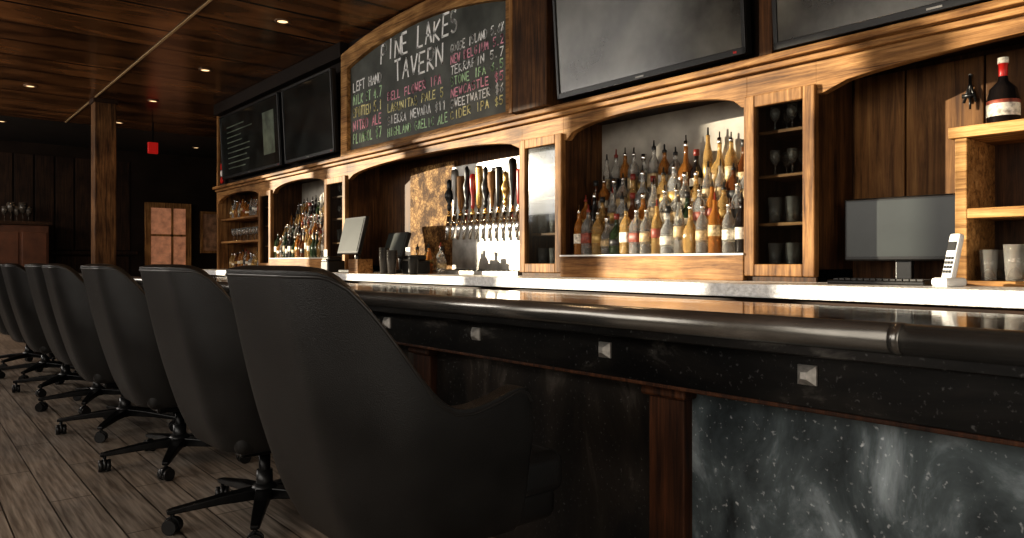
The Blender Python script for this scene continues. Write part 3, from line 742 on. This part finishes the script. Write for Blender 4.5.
# ------------------------------------------------------------------ far room
e = empty("timber_column"); box("shaft", 1.92, 2.17, 10.7, 10.95, 0, CZ-.02, wood("timber_rough", (.03, .012, .004), (.14, .068, .025), (.28, .15, .06), 'Z'), e, .01)
boxes("collar", [(1.90, 2.19, 10.68, 10.97, CZ-.06, CZ-.0), (1.89, 2.20, 10.67, 10.98, 0, .14)], dwY, e, .008)
e = empty("exit_sign", (2.95, 12.1, CZ)); box("housing", -.07, .07, -.03, .03, -.47, -.30, redglow, e, .006); box("hanger", -.01, .01, -.01, .01, -.30, 0, blackm, e)
e = empty("door_1", (4.04, YF-.075, 0))
boxes("casing", [(-.42, -.32, -.03, .03, 0, 2.15), (.32, .42, -.03, .03, 0, 2.15), (-.32, .32, -.03, .03, 2.05, 2.15), (-.32, .32, -.02, .02, 0, .5), (.05, .09, -.02, .02, .5, 2.05), (-.32, .32, -.02, .02, 1.5, 1.54)], oakZ, e)
box("lit_glass", -.32, .32, -.005, .005, .5, 2.05, doorglow, e)
e = empty("framed_picture", (4.95, YF-.04, 1.6))
boxes("frame", [(-.3, -.25, -.02, .02, -.42, .42), (.25, .3, -.02, .02, -.42, .42), (-.25, .25, -.02, .02, .37, .42), (-.25, .25, -.02, .02, -.42, -.37)], oakZ, e)
box("print", -.25, .25, -.005, .01, -.37, .37, simple("faded_print", (.35, .2, .12), .4, var=.6, vscale=8), e)
e = empty("far_sideboard"); box("carcass", .3, 1.95, 14.7, 15.3, 0, 1.62, simple("mahogany", (.10, .036, .015), .5, var=.3), e, .01); box("sideboard_top", .25, 2.0, 14.66, 15.34, 1.62, 1.68, dwY, e, .006)
boxes("door_panels", [(.36+.4*k, .72+.4*k, 14.68, 14.70, .1, 1.5) for k in range(4)], MATS["mahogany"], e, .01)
V, F, MI = [], [], []
for k in range(5): glassware(V, F, MI, 1.35+.085*k, 14.95, 1.68, s=1.9 if k % 2 else 1.5)
multi("sideboard_glasses", V, F, MI, [simple("smoky_glass", (.14, .12, .10), .1, trans=.5)])
e = empty("alarm_panel", (XF-.0, 9.98, 2.12))
box("plate", -.01, .025, -.1, .1, -.1, .2, black, e)
for k, z in enumerate((-.04, .05, .14)): tube("indicator_%d" % k, (-.01, 0, z), (-.03, 0, z), .045, .04, red if k != 1 else white, e, 16)

# ------------------------------------------------------------------ lights
def area(name, loc, rot, sx, sy, power, col):
    la = bpy.data.lights.new(name, 'AREA'); la.shape = 'RECTANGLE'; la.size = sx; la.size_y = sy; la.energy = power; la.color = col
    o = bpy.data.objects.new(name, la); o.location = loc; o.rotation_euler = rot; link(o)
    return o
su = bpy.data.lights.new("sun", 'SUN'); su.energy = 8.0; su.angle = .009; su.color = (1, .88, .68)
so = bpy.data.objects.new("sun", su); link(so)
so.rotation_euler = Vector((1, -1.2, -.18)).to_track_quat('-Z', 'Y').to_euler()
area("window_skylight", (XL+.05, 10.8, 2.4), (0, math.radians(-90), 0), 1.1, 8.4, 125, (1, .93, .83))
area("near_side_fill", (XL+.05, 2.0, 1.9), (0, math.radians(-90), 0), 1.8, 5, 82, (1, .94, .86))  # added fill lamp; this stretch of wall has no window opening
area("behind_camera_fill", (0.3, YB+.05, 1.6), (math.radians(90), 0, 0), 4, 2.2, 50, (1, .93, .83))  # added fill lamp behind the camera, in front of a closed wall
w = bpy.data.worlds.new("world"); S.world = w; w.use_nodes = True
w.node_tree.nodes["Background"].inputs[0].default_value = (.9, .92, 1, 1); w.node_tree.nodes["Background"].inputs[1].default_value = 1.0

# ------------------------------------------------------------------ camera
cam = bpy.data.cameras.new("camera"); co = bpy.data.objects.new("camera", cam); link(co)
th = math.atan(612/740)
co.location = (0, 0, 1.0); co.rotation_euler = (math.radians(90), 0, -th)
cam.sensor_width = 36; cam.lens = 740/1024*36; cam.shift_y = -7/1024; cam.clip_start = .05
S.camera = co
S.view_settings.view_transform = 'Standard'
for lk in ('Medium High Contrast', 'None'):
    try:
        S.view_settings.look = lk; print('look', lk); break
    except Exception as ex: print(ex)
S.view_settings.exposure = 0.15
